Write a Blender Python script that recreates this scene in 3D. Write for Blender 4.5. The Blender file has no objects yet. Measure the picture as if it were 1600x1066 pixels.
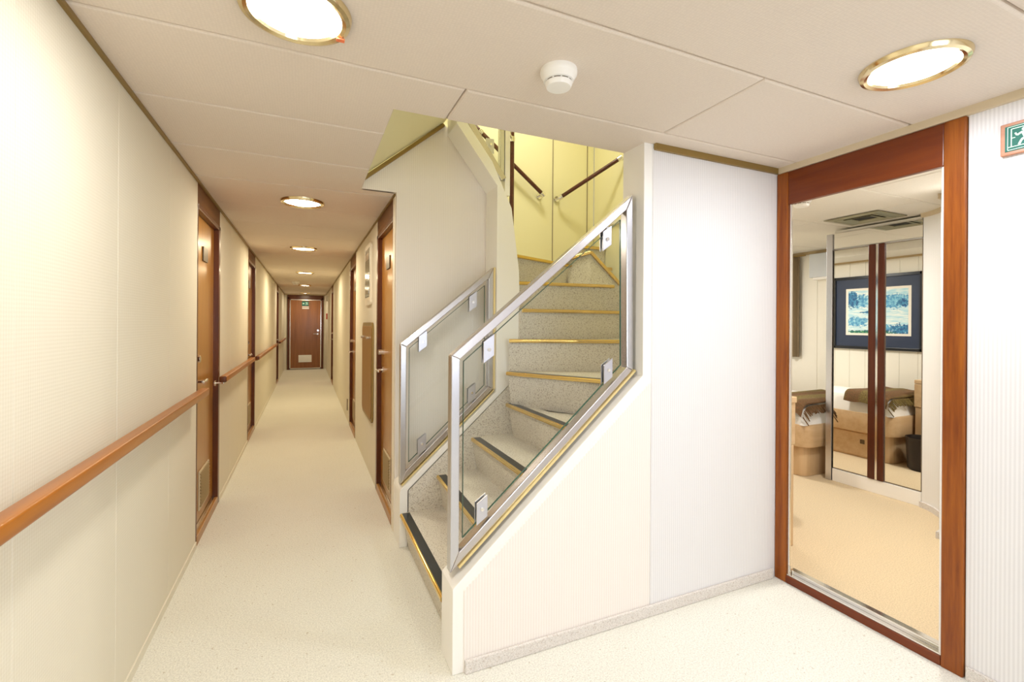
import bpy, bmesh, math, random
from mathutils import Matrix, Vector
random.seed(7)
SC = bpy.context.scene
COL = SC.collection
R = math.radians
H = 2.10                      # ceiling height

# ------------------------------------------------------------------ camera
FPX, YAW, ROLL, CAMH = 723.7, R(23.90), 0.0067, 1.29
fw = Vector((math.sin(YAW), math.cos(YAW), 0)); rt = Vector((math.cos(YAW), -math.sin(YAW), 0)); up = Vector((0, 0, 1))
cx = rt * math.cos(ROLL) + up * math.sin(ROLL); cy = -rt * math.sin(ROLL) + up * math.cos(ROLL); cz = -fw
cam_d = bpy.data.cameras.new('camera'); cam = bpy.data.objects.new('camera', cam_d); COL.objects.link(cam)
cam.matrix_world = Matrix(((cx.x, cy.x, cz.x, 0), (cx.y, cy.y, cz.y, 0), (cx.z, cy.z, cz.z, CAMH), (0, 0, 0, 1)))
cam_d.sensor_width = 36; cam_d.sensor_fit = 'HORIZONTAL'; cam_d.lens = FPX * 36 / 1600
cam_d.shift_y = -(533 - 507.3) / 1600; cam_d.clip_start = 0.02; cam_d.clip_end = 100
SC.camera = cam

# ------------------------------------------------------------------ world, exposure
w = bpy.data.worlds.new('world'); SC.world = w; w.use_nodes = True
w.node_tree.nodes['Background'].inputs[0].default_value = (1, .97, .9, 1)
w.node_tree.nodes['Background'].inputs[1].default_value = 0.3
SC.view_settings.view_transform = 'Standard'; SC.view_settings.look = 'None'
SC.view_settings.gamma = 1; SC.view_settings.exposure = 0.28; SC.view_settings.use_curve_mapping = False
SC.cycles.max_bounces = 14; SC.cycles.diffuse_bounces = 9; SC.cycles.glossy_bounces = 6
SC.cycles.transparent_max_bounces = 16; SC.cycles.transmission_bounces = 6
SC.cycles.use_denoising = True; SC.cycles.caustics_reflective = False; SC.cycles.caustics_refractive = False
SC.cycles.sample_clamp_indirect = 8

# lamps of the place, plus two added ones: (x, y, z, radius, watts, colour)
WARM = (1.0, .885, .66); WARM2 = (1.0, .83, .53); NEUT = (1.0, .965, .92); COOL = (.84, .90, 1.0)
LAMPS = [(-.03, 1.325, 7, NEUT), (-.03, 3.395, 8, WARM), (-.035, 5.49, 9.5, WARM2), (-.03, 8.10, 10, WARM2),
         (-.035, 10.80, 8, WARM2), (-.04, 13.60, 5, WARM2), (1.71, .81, 8, COOL),
         (-.03, -.75, 6, (.92, .95, 1.0)), (1.25, -.95, 5, COOL)]  # added lamps behind the camera, cooling the landing and stairs
def area_lamp(name, loc, r, watts, col, rot=(0, 0, 0)):
    l = bpy.data.lights.new(name, 'AREA'); l.shape = 'DISK'; l.size = 2 * r; l.energy = watts; l.color = col
    o = bpy.data.objects.new(name, l); COL.objects.link(o); o.location = loc; o.rotation_euler = rot
    return o
for (x, y, e, c) in LAMPS:
    area_lamp('lamp_light', (x, y, H - .021), .10, e, c)
dl = bpy.data.lights.new('added_rear_light', 'AREA'); dl.shape = 'RECTANGLE'; dl.size = 1.7; dl.size_y = .9; dl.energy = 17; dl.color = (.80, .87, 1.0)
do = bpy.data.objects.new('added_rear_light', dl); COL.objects.link(do); do.location = (.85, -2.44, 1.35); do.rotation_euler = (R(90), 0, 0)   # added cool light from behind, standing for daylight through a made-up window
area_lamp('lamp_light', (1.45, 2.75, 3.33), .16, 9, (1.0, .96, .78))      # upper stair landing
area_lamp('lamp_light', (.75, 2.6, 3.33), .16, 4, (1.0, .96, .78))
area_lamp('lamp_light', (3.15, 1.45, H - .03), .12, 17, (1, .97, .92))      # cabin
area_lamp('lamp_light', (3.5, 3.4, H - .03), .12, 20, (1, .97, .92))

# ------------------------------------------------------------------ materials
def mat(name, col, rough=.6, metal=0, spec=.5, coat=0):
    m = bpy.data.materials.new(name); m.use_nodes = True
    b = m.node_tree.nodes['Principled BSDF']
    b.inputs['Base Color'].default_value = (*col, 1); b.inputs['Roughness'].default_value = rough
    b.inputs['Metallic'].default_value = metal; b.inputs['Specular IOR Level'].default_value = spec
    b.inputs['Coat Weight'].default_value = coat
    return m
class NT:
    def __init__(s, m): s.t = m.node_tree; s.b = s.t.nodes['Principled BSDF']
    def n(s, typ, **kw):
        x = s.t.nodes.new(typ)
        for k, v in kw.items(): setattr(x, k, v)
        return x
    def l(s, a, b): s.t.links.new(a, b)
    def math(s, op, a, b=None):
        x = s.n('ShaderNodeMath', operation=op)
        for i, v in enumerate((a, b)):
            if v is None: continue
            if isinstance(v, (int, float)): x.inputs[i].default_value = v
            else: s.l(v, x.inputs[i])
        return x.outputs[0]
    def mix(s, f, a, b):
        x = s.n('ShaderNodeMix', data_type='RGBA')
        if isinstance(f, (int, float)): x.inputs[0].default_value = f
        else: s.l(f, x.inputs[0])
        for i, v in ((6, a), (7, b)):
            if isinstance(v, tuple): x.inputs[i].default_value = (*v, 1)
            else: s.l(v, x.inputs[i])
        return x.outputs[2]
    def ramp(s, f, p0, p1):
        x = s.n('ShaderNodeMapRange'); s.l(f, x.inputs[0]); x.inputs[1].default_value = p0; x.inputs[2].default_value = p1
        x.clamp = True; return x.outputs[0]
    def bump(s, h, st, dist=.001):
        x = s.n('ShaderNodeBump'); x.inputs['Strength'].default_value = st; x.inputs['Distance'].default_value = dist
        s.l(h, x.inputs['Height']); s.l(x.outputs[0], s.b.inputs['Normal'])
    def noise(s, vec, sc, det=2, rough=.5):
        x = s.n('ShaderNodeTexNoise'); x.inputs['Scale'].default_value = sc; x.inputs['Detail'].default_value = det
        x.inputs['Roughness'].default_value = rough
        s.l(vec, x.inputs['Vector']); return x.outputs[0]
    def obj(s): return s.n('ShaderNodeTexCoord').outputs['Object']
def ribbed(name, c1, c2, period, cross=0.0, st=.35, rough=.75):
    """woven wall covering: fine upright ribs, optional cross weave"""
    m = mat(name, c1, rough, spec=.25); t = NT(m); o = t.obj()
    sp = t.n('ShaderNodeSeparateXYZ'); t.l(o, sp.inputs[0])
    u = t.math('ADD', sp.outputs[0], sp.outputs[1])
    s1 = t.math('SINE', t.math('MULTIPLY', u, 2 * math.pi / period))
    h = t.math('MULTIPLY', t.math('ADD', s1, 1), .5)
    if cross:
        s2 = t.math('SINE', t.math('MULTIPLY', sp.outputs[2], 2 * math.pi / period))
        h2 = t.math('MULTIPLY', t.math('ADD', s2, 1), .5 * cross)
        h = t.math('ADD', t.math('MULTIPLY', h, 1 - cross), h2)
    nz = t.noise(o, 2.2, 3)
    base = t.mix(h, c2, c1)
    t.l(t.mix(t.math('MULTIPLY', nz, .12), base, tuple(x * .9 for x in c1)), t.b.inputs['Base Color'])
    t.bump(h, st, .0008)
    return m
def ceil_mat(name, c):
    m = mat(name, c, .8, spec=.2); t = NT(m); o = t.obj()
    v = t.n('ShaderNodeTexVoronoi'); v.inputs['Scale'].default_value = 110; v.inputs['Randomness'].default_value = .35; t.l(o, v.inputs['Vector'])
    d = t.ramp(v.outputs[0], .1, .6)
    t.l(t.mix(d, c, tuple(x * .94 for x in c)), t.b.inputs['Base Color']); t.bump(d, .25, -.0008)
    return m
def carpet(name, c, fleck, st=.7, fl=.66, sc=170, fs=62):
    m = mat(name, c, .95, spec=.05); t = NT(m); o = t.obj()
    a = t.noise(o, sc, 2, .7); b = t.noise(o, fs, 2, .6); g = t.noise(o, 3.2, 3)
    base = t.mix(t.ramp(a, .32, .68), tuple(x * .76 for x in c), tuple(min(1, x * 1.06) for x in c))
    base = t.mix(t.math('MULTIPLY', t.ramp(g, .35, .7), .05), base, fleck)
    t.l(t.mix(t.math('MULTIPLY', t.ramp(b, fl, fl + .06), .65), base, fleck), t.b.inputs['Base Color'])
    t.bump(a, st, .004)
    return m
def wood(name, c1, c2, axis='Z', rough=.3, sc=1.0, coat=.4):
    m = mat(name, c1, rough, coat=coat, spec=.32); t = NT(m); o = t.obj(); m.node_tree.nodes['Principled BSDF'].inputs['Coat Roughness'].default_value = .15
    mp = t.n('ShaderNodeMapping'); s = [28 * sc, 28 * sc, 28 * sc]; s['XYZ'.index(axis)] = 1.6 * sc; mp.inputs['Scale'].default_value = s
    t.l(o, mp.inputs['Vector']); g = t.noise(mp.outputs[0], 1.4, 5, .62)
    mp2 = t.n('ShaderNodeMapping'); s = [150, 150, 150]; s['XYZ'.index(axis)] = 6; mp2.inputs['Scale'].default_value = s
    t.l(o, mp2.inputs['Vector']); f = t.noise(mp2.outputs[0], 1.0, 2)
    k = t.math('ADD', t.math('MULTIPLY', t.ramp(g, .34, .66), .75), t.math('MULTIPLY', f, .25))
    t.l(t.mix(k, c2, c1), t.b.inputs['Base Color'])
    return m
def glass(name, tint=(.985, .995, .988)):
    m = bpy.data.materials.new(name); m.use_nodes = True; nt = m.node_tree; nt.nodes.clear()
    o = nt.nodes.new('ShaderNodeOutputMaterial'); mx = nt.nodes.new('ShaderNodeMixShader')
    tr = nt.nodes.new('ShaderNodeBsdfTransparent'); tr.inputs[0].default_value = (*tint, 1)
    gl = nt.nodes.new('ShaderNodeBsdfGlossy'); gl.inputs['Roughness'].default_value = .01
    fr = nt.nodes.new('ShaderNodeFresnel'); fr.inputs[0].default_value = 1.45
    ge = nt.nodes.new('ShaderNodeNewGeometry'); iv = nt.nodes.new('ShaderNodeMath'); iv.operation = 'SUBTRACT'; iv.inputs[0].default_value = 1
    mu = nt.nodes.new('ShaderNodeMath'); mu.operation = 'MULTIPLY'; nt.links.new(ge.outputs['Backfacing'], iv.inputs[1]); nt.links.new(iv.outputs[0], mu.inputs[1]); nt.links.new(fr.outputs[0], mu.inputs[0])
    for a, b in ((mu.outputs[0], mx.inputs[0]), (tr.outputs[0], mx.inputs[1]), (gl.outputs[0], mx.inputs[2]), (mx.outputs[0], o.inputs[0])): nt.links.new(a, b)
    return m
def emis(name, col, st):
    m = mat(name, col); b = m.node_tree.nodes['Principled BSDF']
    b.inputs['Emission Color'].default_value = (*col, 1); b.inputs['Emission Strength'].default_value = st
    return m
def brushed(name, c, axis, rough=.27):
    m = mat(name, c, rough, metal=1); t = NT(m); o = t.obj()
    mp = t.n('ShaderNodeMapping'); s = [400, 400, 400]; s['XYZ'.index(axis)] = 6; mp.inputs['Scale'].default_value = s; t.l(o, mp.inputs['Vector'])
    
    return m

M_WALL = ribbed('cream woven wall covering', (.80, .765, .66), (.73, .69, .575), .0095, cross=.4)
M_WALLW = ribbed('white ribbed wall covering', (.80, .79, .80), (.70, .69, .70), .0115)
M_STAIRW = ribbed('pale pink ribbed wall covering', (.86, .81, .77), (.79, .735, .69), .0115)
M_SHAFT = mat('white stairwell panel with yellow light in colour', (.83, .79, .52), .5)  # yellow of the stairwell light is put into this colour
M_SOFFIT = mat('olive cream soffit panel', (.78, .74, .48), .6)
M_CEIL = ceil_mat('beige perforated ceiling panel', (.76, .68, .60))
M_CEILC = ceil_mat('white cabin ceiling panel', (.80, .77, .70))
M_GAP = mat('dark panel gap', (.25, .2, .14), .9)
M_SEAM = mat('shaded panel joint', (.5, .45, .36), .9)
M_CARPET = carpet('cream loop carpet', (.84, .83, .755), (.47, .40, .29))
M_CABCARPET = carpet('sand cabin carpet', (.74, .60, .40), (.66, .49, .27), st=.3, fl=.9)
M_STEP = carpet('speckled stair carpet', (.80, .755, .67), (.30, .23, .17), st=.6, fl=.56, sc=260, fs=150)
M_TREAD = M_STEP
M_SKIRT = carpet('greyish carpet skirting', (.78, .74, .70), (.5, .42, .36), st=.6, fl=.58, sc=240, fs=140)
M_WHITE = mat('white satin paint', (.88, .865, .83), .32)
M_PLAST = mat('white plastic', (.88, .87, .84), .35)
M_JAMBW = mat('cream door lining', (.80, .74, .62), .4)
M_DOOR = wood('orange brown door veneer', (.43, .19, .025), (.34, .145, .022), 'Z', .28, .8, .12)
M_FRAME = wood('dark brown lacquered door frame', (.13, .038, .010), (.08, .02, .006), 'Z', .3, 1, .12)
M_REDZ = wood('red brown cherry wood upright', (.36, .105, .008), (.16, .030, .003), 'Z', .35, 1.1, .15)
M_OVER = wood('brown overdoor board', (.17, .070, .018), (.12, .045, .010), 'Y', .6, .7, 0)
M_STILE = wood('dark cherry stile', (.10, .022, .007), (.055, .012, .004), 'Z', .3, 1, .12)
M_REDY = wood('red brown cherry wood board', (.19, .040, .005), (.12, .020, .003), 'Y', .35, .7, .15)
M_RAIL = wood('amber handrail wood', (.44, .155, .018), (.30, .09, .010), 'Y', .3, .8, .12)
M_RAILD = wood('dark stair rail wood', (.11, .03, .015), (.07, .018, .01), 'X', .25)
M_OAKZ = wood('pale oak veneer', (.66, .47, .28), (.57, .385, .21), 'Z', .4, .7, .2)
M_OAKY = wood('pale oak veneer lying grain', (.66, .47, .28), (.54, .36, .19), 'X', .4, .5, .2)
M_STEEL = brushed('brushed stainless steel', (.56, .53, .53), 'X')
M_STEELZ = brushed('brushed stainless upright', (.60, .60, .64), 'Z')
M_CHROME = mat('polished chrome', (.82, .80, .77), .12, metal=1)
M_CLIP = mat('satin steel clip', (.60, .60, .66), .3, metal=.9)
M_BRASS = mat('polished brass', (.80, .56, .17), .13, metal=1)
M_BEAD = mat('pale gilt bead', (.92, .76, .38), .3, metal=.8)
M_BRASSD = mat('satin brass strip', (.30, .20, .06), .4, metal=.5)
M_BRASSP = mat('pale brass ring', (.80, .68, .42), .16, metal=1)
M_BLACK = mat('black rubber insert', (.012, .014, .012), .3)
M_LAMP = emis('lit diffuser', (1, .97, .90), 14)
M_GLASS = glass('clear railing glass')
M_MIRROR = mat('mirror silver', (.90, .90, .87), .01, metal=1)
M_PLATE = mat('dark bronze plate', (.12, .085, .05), .35, metal=.5)
M_LOUV = mat('cream louvre grille', (.60, .50, .33), .4)
M_GREEN = emis('green sign face', (.004, .12, .085), .15)
M_PICTO = emis('pale green luminous pictogram', (.70, .9, .76), .12)
M_SIGNWOOD = wood('reddish sign frame wood', (.52, .24, .13), (.42, .17, .09), 'Y', .35, 1)
M_RED = mat('red fire point box', (.65, .06, .03), .4)
M_COPPER = mat('bronze brown locker panel', (.30, .15, .03), .5, metal=0)
M_GREY = mat('pale grey plastic', (.60, .64, .68), .5)

# ------------------------------------------------------------------ mesh helpers (all coordinates are metres in the place)
def B(): return bmesh.new()
def box(bm, x0, x1, y0, y1, z0, z1, bev=0, seg=2):
    t = bmesh.new()
    bmesh.ops.create_cube(t, size=1)
    for v in t.verts: v.co = Vector(((x0 + x1) / 2 + v.co.x * (x1 - x0), (y0 + y1) / 2 + v.co.y * (y1 - y0), (z0 + z1) / 2 + v.co.z * (z1 - z0)))
    if bev: bmesh.ops.bevel(t, geom=t.edges[:], offset=bev, segments=seg, affect='EDGES', profile=.5, clamp_overlap=True)
    return join(bm, t)
def join(bm, t):
    me = bpy.data.meshes.new('t'); t.to_mesh(me); t.free(); bm.from_mesh(me); bpy.data.meshes.remove(me); return bm
def prism(bm, pts, d, bev=0, seg=2, which=None):
    """closed outline pts (3-D) pushed along vector d"""
    t = bmesh.new(); d = Vector(d)
    a = [t.verts.new(Vector(p)) for p in pts]; b = [t.verts.new(Vector(p) + d) for p in pts]
    n = len(pts); t.faces.new(a); t.faces.new(b[::-1])
    for i in range(n): t.faces.new((a[i], b[i], b[(i + 1) % n], a[(i + 1) % n]))
    bmesh.ops.recalc_face_normals(t, faces=t.faces[:])
    if bev: bmesh.ops.bevel(t, geom=[e for e in t.edges if which is None or which(e)], offset=bev, segments=seg, affect='EDGES', profile=.5, clamp_overlap=True)
    return join(bm, t)
def loft(bm, top, bot):
    t = bmesh.new(); a = [t.verts.new(p) for p in top]; b = [t.verts.new(p) for p in bot]; n = len(top)
    t.faces.new(a); t.faces.new(b[::-1])
    for i in range(n): t.faces.new((a[i], b[i], b[(i + 1) % n], a[(i + 1) % n]))
    bmesh.ops.recalc_face_normals(t, faces=t.faces[:]); return join(bm, t)
def tube(bm, p0, p1, r, seg=20, r2=None, bev=0):
    p0, p1 = Vector(p0), Vector(p1); d = p1 - p0; t = bmesh.new()
    bmesh.ops.create_cone(t, cap_ends=True, segments=seg, radius1=r, radius2=r if r2 is None else r2, depth=d.length)
    q = Vector((0, 0, 1)).rotation_difference(d.normalized())
    bmesh.ops.transform(t, matrix=Matrix.Translation((p0 + p1) / 2) @ q.to_matrix().to_4x4(), verts=t.verts[:])
    if bev: bmesh.ops.bevel(t, geom=[e for e in t.edges if len(e.link_faces) == 2 and any(len(f.verts) > 4 for f in e.link_faces)], offset=bev, segments=2, affect='EDGES')
    return join(bm, t)
def ball(bm, c, r, sx=1, sy=1, sz=1):
    t = bmesh.new(); bmesh.ops.create_uvsphere(t, u_segments=18, v_segments=12, radius=r)
    for v in t.verts: v.co = Vector((c[0] + v.co.x * sx, c[1] + v.co.y * sy, c[2] + v.co.z * sz))
    return join(bm, t)
def lathe(bm, c, prof, seg=40, sx=1, sy=1):
    t = bmesh.new(); rings = []
    for r, z in prof:
        rings.append([t.verts.new((c[0] + sx * r * math.cos(2 * math.pi * i / seg), c[1] + sy * r * math.sin(2 * math.pi * i / seg), c[2] + z)) for i in range(seg)] if r > 1e-6 else [t.verts.new((c[0], c[1], c[2] + z))])
    for a, b in zip(rings, rings[1:]):
        for i in range(seg):
            j = (i + 1) % seg
            if len(a) == 1: t.faces.new((a[0], b[i], b[j]))
            elif len(b) == 1: t.faces.new((a[i], a[j], b[0]))
            else: t.faces.new((a[i], a[j], b[j], b[i]))
    bmesh.ops.recalc_face_normals(t, faces=t.faces[:]); return join(bm, t)
def bar(bm, p0, p1, w, d, updir=(0, 0, 1), bev=0):
    """rectangular bar from p0 to p1: w along updir-ish, d sideways"""
    p0, p1 = Vector(p0), Vector(p1); a = (p1 - p0).normalized(); s = a.cross(Vector(updir)).normalized(); u = s.cross(a).normalized()
    pts = [p0 + u * w / 2 * i + s * d / 2 * j for i, j in ((1, 1), (1, -1), (-1, -1), (-1, 1))]
    return prism(bm, pts, p1 - p0, bev)
def link(name, bm, m, parent=None, smooth=False):
    me = bpy.data.meshes.new(name)
    bmesh.ops.recalc_face_normals(bm, faces=bm.faces[:]); bm.to_mesh(me); bm.free()
    if smooth:
        me.polygons.foreach_set('use_smooth', [True] * len(me.polygons))
        try: me.set_sharp_from_angle(angle=R(35))
        except Exception: pass
    for mm in (m if isinstance(m, (list, tuple)) else [m]): me.materials.append(mm)
    o = bpy.data.objects.new(name, me); COL.objects.link(o)
    if parent:
        o.parent = parent
        if parent.type == 'EMPTY': o.matrix_parent_inverse = Matrix.Translation(-parent.location)
    return o
def thing(name, loc, label, cat, group=None, kind=None):
    o = bpy.data.objects.new(name, None); o.empty_display_size = .05; COL.objects.link(o); o.location = loc
    return tag(o, label, cat, group, kind)
def tag(o, label=None, cat=None, group=None, kind=None):
    for k, v in (('label', label), ('category', cat), ('group', group), ('kind', kind)):
        if v: o[k] = v
    return o
def struct(name, bm, m, label=None, cat=None, smooth=False): return tag(link(name, bm, m, smooth=smooth), label, cat, None, 'structure')
def dup(root, loc, label=None, group=None):
    def cp(o, par):
        c = o.copy(); COL.objects.link(c); c.parent = par; c.matrix_parent_inverse = o.matrix_parent_inverse.copy()
        for ch in kids(o): cp(ch, c)
        return c
    def kids(o): return [x for x in list(COL.objects) if x.parent == o]
    r = root.copy(); COL.objects.link(r); r.location = loc
    if label: r['label'] = label
    if group: r['group'] = group
    for ch in kids(root): cp(ch, r)
    return r

# ================================================================== SETTING
XL, XR, XM, YP, YE = -.574, .5015, 2.223, 1.633, 14.2
WY = 2.90
b = B(); box(b, XL - .1, XM + .05, -2.6, 14.3, -.06, 0); struct('floor', b, M_CARPET)

def wall_panels(bm_back, x, side, y0, y1, seams, z0=0, z1=H):
    """panelled wall face on plane x; side=+1: solid lies at larger x"""
    ys = [y0] + [s for s in seams if y0 < s < y1] + [y1]
    if side > 0: box(bm_back, x + .004, x + .05, y0, y1, z0, z1)
    else: box(bm_back, x - .05, x - .004, y0, y1, z0, z1)
    for a, c in zip(ys, ys[1:]):
        g0 = .0008 if a != y0 else 0; g1 = .0008 if c != y1 else 0
        if side > 0: box(bm_back, x, x + .012, a + g0, c - g1, z0, z1, .0015, 1)
        else: box(bm_back, x - .012, x, a + g0, c - g1, z0, z1, .0015, 1)
LD = [(3.15, 3.90), (5.66, 6.40), (10.75, 11.50)]
RD = [(3.00, 3.74), (5.45, 6.20), (10.30, 11.05)]
b = B(); y = -2.5
ls = [-1.3, -.1, .7, 1.34, 1.935, 2.573, 4.42, 4.96, 5.3, 7.0, 7.6, 8.2, 8.8, 9.4, 10.0, 12.1, 12.7, 13.3]
for d0, d1 in LD + [(YE, YE)]:
    wall_panels(b, XL, -1, y, d0, ls); y = d1
struct('wall_left', b, M_WALL)
b = B(); y = WY + .031
rs = [4.33, 4.8, 6.8, 7.4, 8.0, 8.6, 9.2, 9.8, 11.6, 12.2, 12.8, 13.4]
for d0, d1 in RD + [(YE, YE)]:
    wall_panels(b, XR, 1, y, d0, rs); y = d1
struct('wall_right', b, M_WALL)
# end wall around the end door
b = B(); box(b, XL, -.50, YE, YE + .06, 0, H); box(b, .43, XR, YE, YE + .06, 0, H); box(b, -.50, .43, YE + .04, YE + .08, 0, H)
struct('wall_end', b, M_WALL)
# landing: right wall, with the cabin doorway cut out
b = B(); wall_panels(b, XM, 1, -2.5, .88, [-1.6, -.7, .2]); struct('wall_landing', b, M_WALLW)
b = B(); box(b, XL, XM, -2.55, -2.5, 0, H); struct('wall_rear', b, M_WALLW)

b = B()
for q in ((-.08, 1.78, .82, .88), (-.08, 1.78, 1.82, 1.88), (-.08, -.02, .82, 1.88), (1.72, 1.78, .82, 1.88)): box(b, q[0], q[1], -2.5, -2.46, q[2], q[3], .004)
w1 = struct('added_window', b, M_WHITE, 'added white framed glowing window in the unseen wall behind the viewer', 'window')  # made-up window out of view, added to go with the cool light
b = B(); box(b, -.02, 1.72, -2.499, -2.49, .88, 1.82); link('added_glow_pane', b, emis('added glowing pane', (.85, .92, 1), 2.0), w1)  # glowing sheet added as the pane
# ceiling panels, soft edged
def cpanel(bm, outline, z=H, th=.03, bev=.010):
    g = .0016; n = len(outline); pts = []
    for i, (x, y) in enumerate(outline):           # inset the outline by g
        (xa, ya), (xb, yb) = outline[i - 1], outline[(i + 1) % n]
        d1 = Vector((x - xa, y - ya)).normalized(); d2 = Vector((xb - x, yb - y)).normalized()
        n1 = Vector((-d1.y, d1.x)); n2 = Vector((-d2.y, d2.x)); o = (n1 + n2) * g
        pts.append((x + o.x, y + o.y, z))
    prism(bm, pts, (0, 0, th), bev, 3, which=lambda e: all(v.co.z < z + .001 for v in e.verts))
def rect(x0, x1, y0, y1): return [(x0, y0), (x1, y0), (x1, y1), (x0, y1)]
b = B(); OX, OY = .30, 1.79
yy = [-2.5, -1.9, -1.4, -.9, -.4, .08, .56, 1.054]
for a, c in zip(yy, yy[1:]): cpanel(b, rect(XL, XM, a, c))
cpanel(b, rect(XL, 1.37, 1.054, 1.53)); cpanel(b, rect(1.37, XM, 1.054, 1.53))
cpanel(b, [(XL, 1.53), (.50, 1.53), (.50, OY), (OX, OY), (OX, 2.03), (XL, 2.03)])
cpanel(b, rect(.50, XM, 1.53, OY)); cpanel(b, rect(XL, OX, 2.03, 2.53))
cpanel(b, [(XL, 2.53), (OX, 2.53), (OX, WY - .001), (XR, WY - .001), (XR, 3.03), (XL, 3.03)])
y = 3.03
while y < YE - .01:
    c = min(y + .60, YE); cpanel(b, rect(XL, XR, y, c), bev=.004); y = c
struct('ceiling', b, M_CEIL)
b = B(); box(b, XL, XM, -2.5, 1.78, H + .03, H + .05); box(b, XL, .275, 1.78, 14.3, H + .03, H + .05); box(b, .29, XR, WY + .035, 14.3, H + .03, H + .05)
box(b, XR, XR + .05, WY + .03, 14.2, H, H + .05)
struct('trim_9', b, M_GAP)
# crown strips
b = B(); box(b, XL, XL + .012, -2.5, YE, H - .012, H); struct('trim_1', b, M_BRASSD)
b = B(); box(b, XR - .010, XR, WY + .04, YE, H - .012, H); struct('trim_2', b, M_BRASSD)
b = B(); box(b, 1.41, XM, YP - .014, YP, H - .028, H); struct('trim_3', b, M_BRASSD)
M_CROWN = mat('beige crown strip', (.62, .52, .36), .45)
b = B(); box(b, XM - .018, XM, -2.5, YP - .014, H - .03, H); struct('trim_4', b, M_CROWN)
b = B(); box(b, XL, XR, YE - .02, YE, H - .03, H); struct('trim_5', b, M_CROWN)
# carpet skirting
b = B(); box(b, .54, 2.19, YP - .013, YP, 0, .05, .004); struct('baseboard_stair', b, M_SKIRT)
b = B(); box(b, XM - .013, XM, -2.5, .875, 0, .05, .004); struct('baseboard_landing', b, M_SKIRT)
b = B()
y = -2.5
for d0, d1 in LD + [(YE, YE)]: box(b, XL, XL + .006, y, d0, 0, .035); y = d1
struct('baseboard_left', b, M_WALL)

# ------------------------------------------------------------------ panel wall under and beside the stair
def ztop(x): return .315 + .87 * (x - .495)
b = B()
out = [(.495, 0), (.495, .315), (1.36, ztop(1.36)), (1.36, H + .03), (1.405, H + .03), (XM + .02, H + .03), (XM + .02, 0)]
prism(b, [(x, YP + .004, z) for x, z in out], (0, OY - YP - .006, 0), .003, 2)
struct('wall_stair', b, M_WHITE)
b = B()
prism(b, [(.537, YP, .0), (1.403, YP, .0), (1.403, YP, 1.032), (1.396, YP, 1.036), (.537, YP, .305)], (0, .01, 0), .002, 1)
struct('trim_6', b, M_STAIRW)
b = B(); box(b, 1.4055, XM, YP, YP + .01, 0, H - .02, .002, 1); struct('trim_7', b, M_WALLW)
# upper stair shaft
b = B(); box(b, XR + .3, XM + .1, OY - .05, OY, H + .031, 3.4); box(b, .23, 2.275, 3.4, 3.43, H + .055, 3.4); box(b, .56, 2.275, 3.4, 3.43, 0, H + .055)
struct('wall_back', b, M_SHAFT)
for x in (1.867, 2.205):
    b = B(); box(b, x, x + .004, 3.394, 3.4, 1.8, 3.4); struct('trim_8', b, M_GAP)
b = B(); box(b, 2.28, 2.31, OY + .001, 3.4, 0, 3.4); struct('wall_side', b, M_SHAFT)
b = B(); box(b, .20, .23, 1.74, 3.4, H + .06, 3.4); struct('wall_upper', b, M_SHAFT)
b = B(); box(b, .2, 2.31, 1.74, 3.43, 3.4, 3.43); struct('ceiling_upper', b, M_SHAFT)
b = B(); box(b, .23, .8, 1.74, 1.76, H + .06, 3.4); struct('wall_front', b, M_SHAFT)
# tall pale wall behind the far railing, with sloping gilt strip and the soffit above it
b = B()
prism(b, [(XR, WY, 0), (1.15, WY, 0), (1.15, WY, 2.12), (.86, WY, 2.52), (.80, WY, 2.575), (.30, WY, 2.165), (.30, WY, H), (XR, WY, H)], (0, .03, 0), .002)
struct('wall_flank', b, M_STAIRW)
b = B(); bar(b, (.305, WY - .012, 2.155), (.795, WY - .012, 2.565), .022, .022, bev=.004); struct('trim_10', b, M_BRASSD)
b = B(); prism(b, [(.30, OY - .03, 2.105), (.30, WY, 2.105), (.30, WY, 2.175), (.82, WY, 2.60), (.82, OY - .03, 2.60), (.30, OY - .03, 2.175)][0:0] or
          [(.295, OY - .03, 2.172), (.295, WY, 2.172), (.80, WY, 2.586), (.80, OY - .03, 2.586)], (0, 0, .02))
box(b, .275, .299, OY - .03, WY, H + .02, 2.19)
struct('ceiling_soffit', b, M_SOFFIT)

# ------------------------------------------------------------------ staircase
stair = thing('staircase', (.5, 2.24, 0), 'carpeted staircase with brass nosings rising and turning left beside the corridor', 'staircase')
def line_at(p, q, y=None, x=None):
    t = ((y - p[1]) / (q[1] - p[1])) if y is not None else ((x - p[0]) / (q[0] - p[0]))
    return (p[0] + t * (q[0] - p[0]), p[1] + t * (q[1] - p[1]))
YN, YF = 1.793, 2.69
n5b = line_at((1.107, 2.56), (1.41, 2.02), y=YN)
n6b = line_at((1.15, 2.60), (1.748, 2.34), x=2.275)
NOSE = [  # left end, right end (as climbed), z
    ((.50, YF - .02), (.50, YN), .20), ((.707, 2.65), (.690, YN), .40), ((.918, 2.65), (.912, YN), .60),
    ((1.13, 2.62), (1.13, YN), .80), ((1.107, 2.57), n5b, 1.0), ((1.14, 2.615), n6b, 1.195),
    ((1.24, 2.64), (2.275, 2.64), 1.385), ((1.24, 2.827), (2.02, 2.75), 1.575), ((1.24, 2.824), (1.93, 3.155), 1.76)]
def inward(l, r, d):
    v = Vector((r[0] - l[0], r[1] - l[1])).normalized(); nrm = Vector((-v.y, v.x))
    return nrm * d
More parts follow.
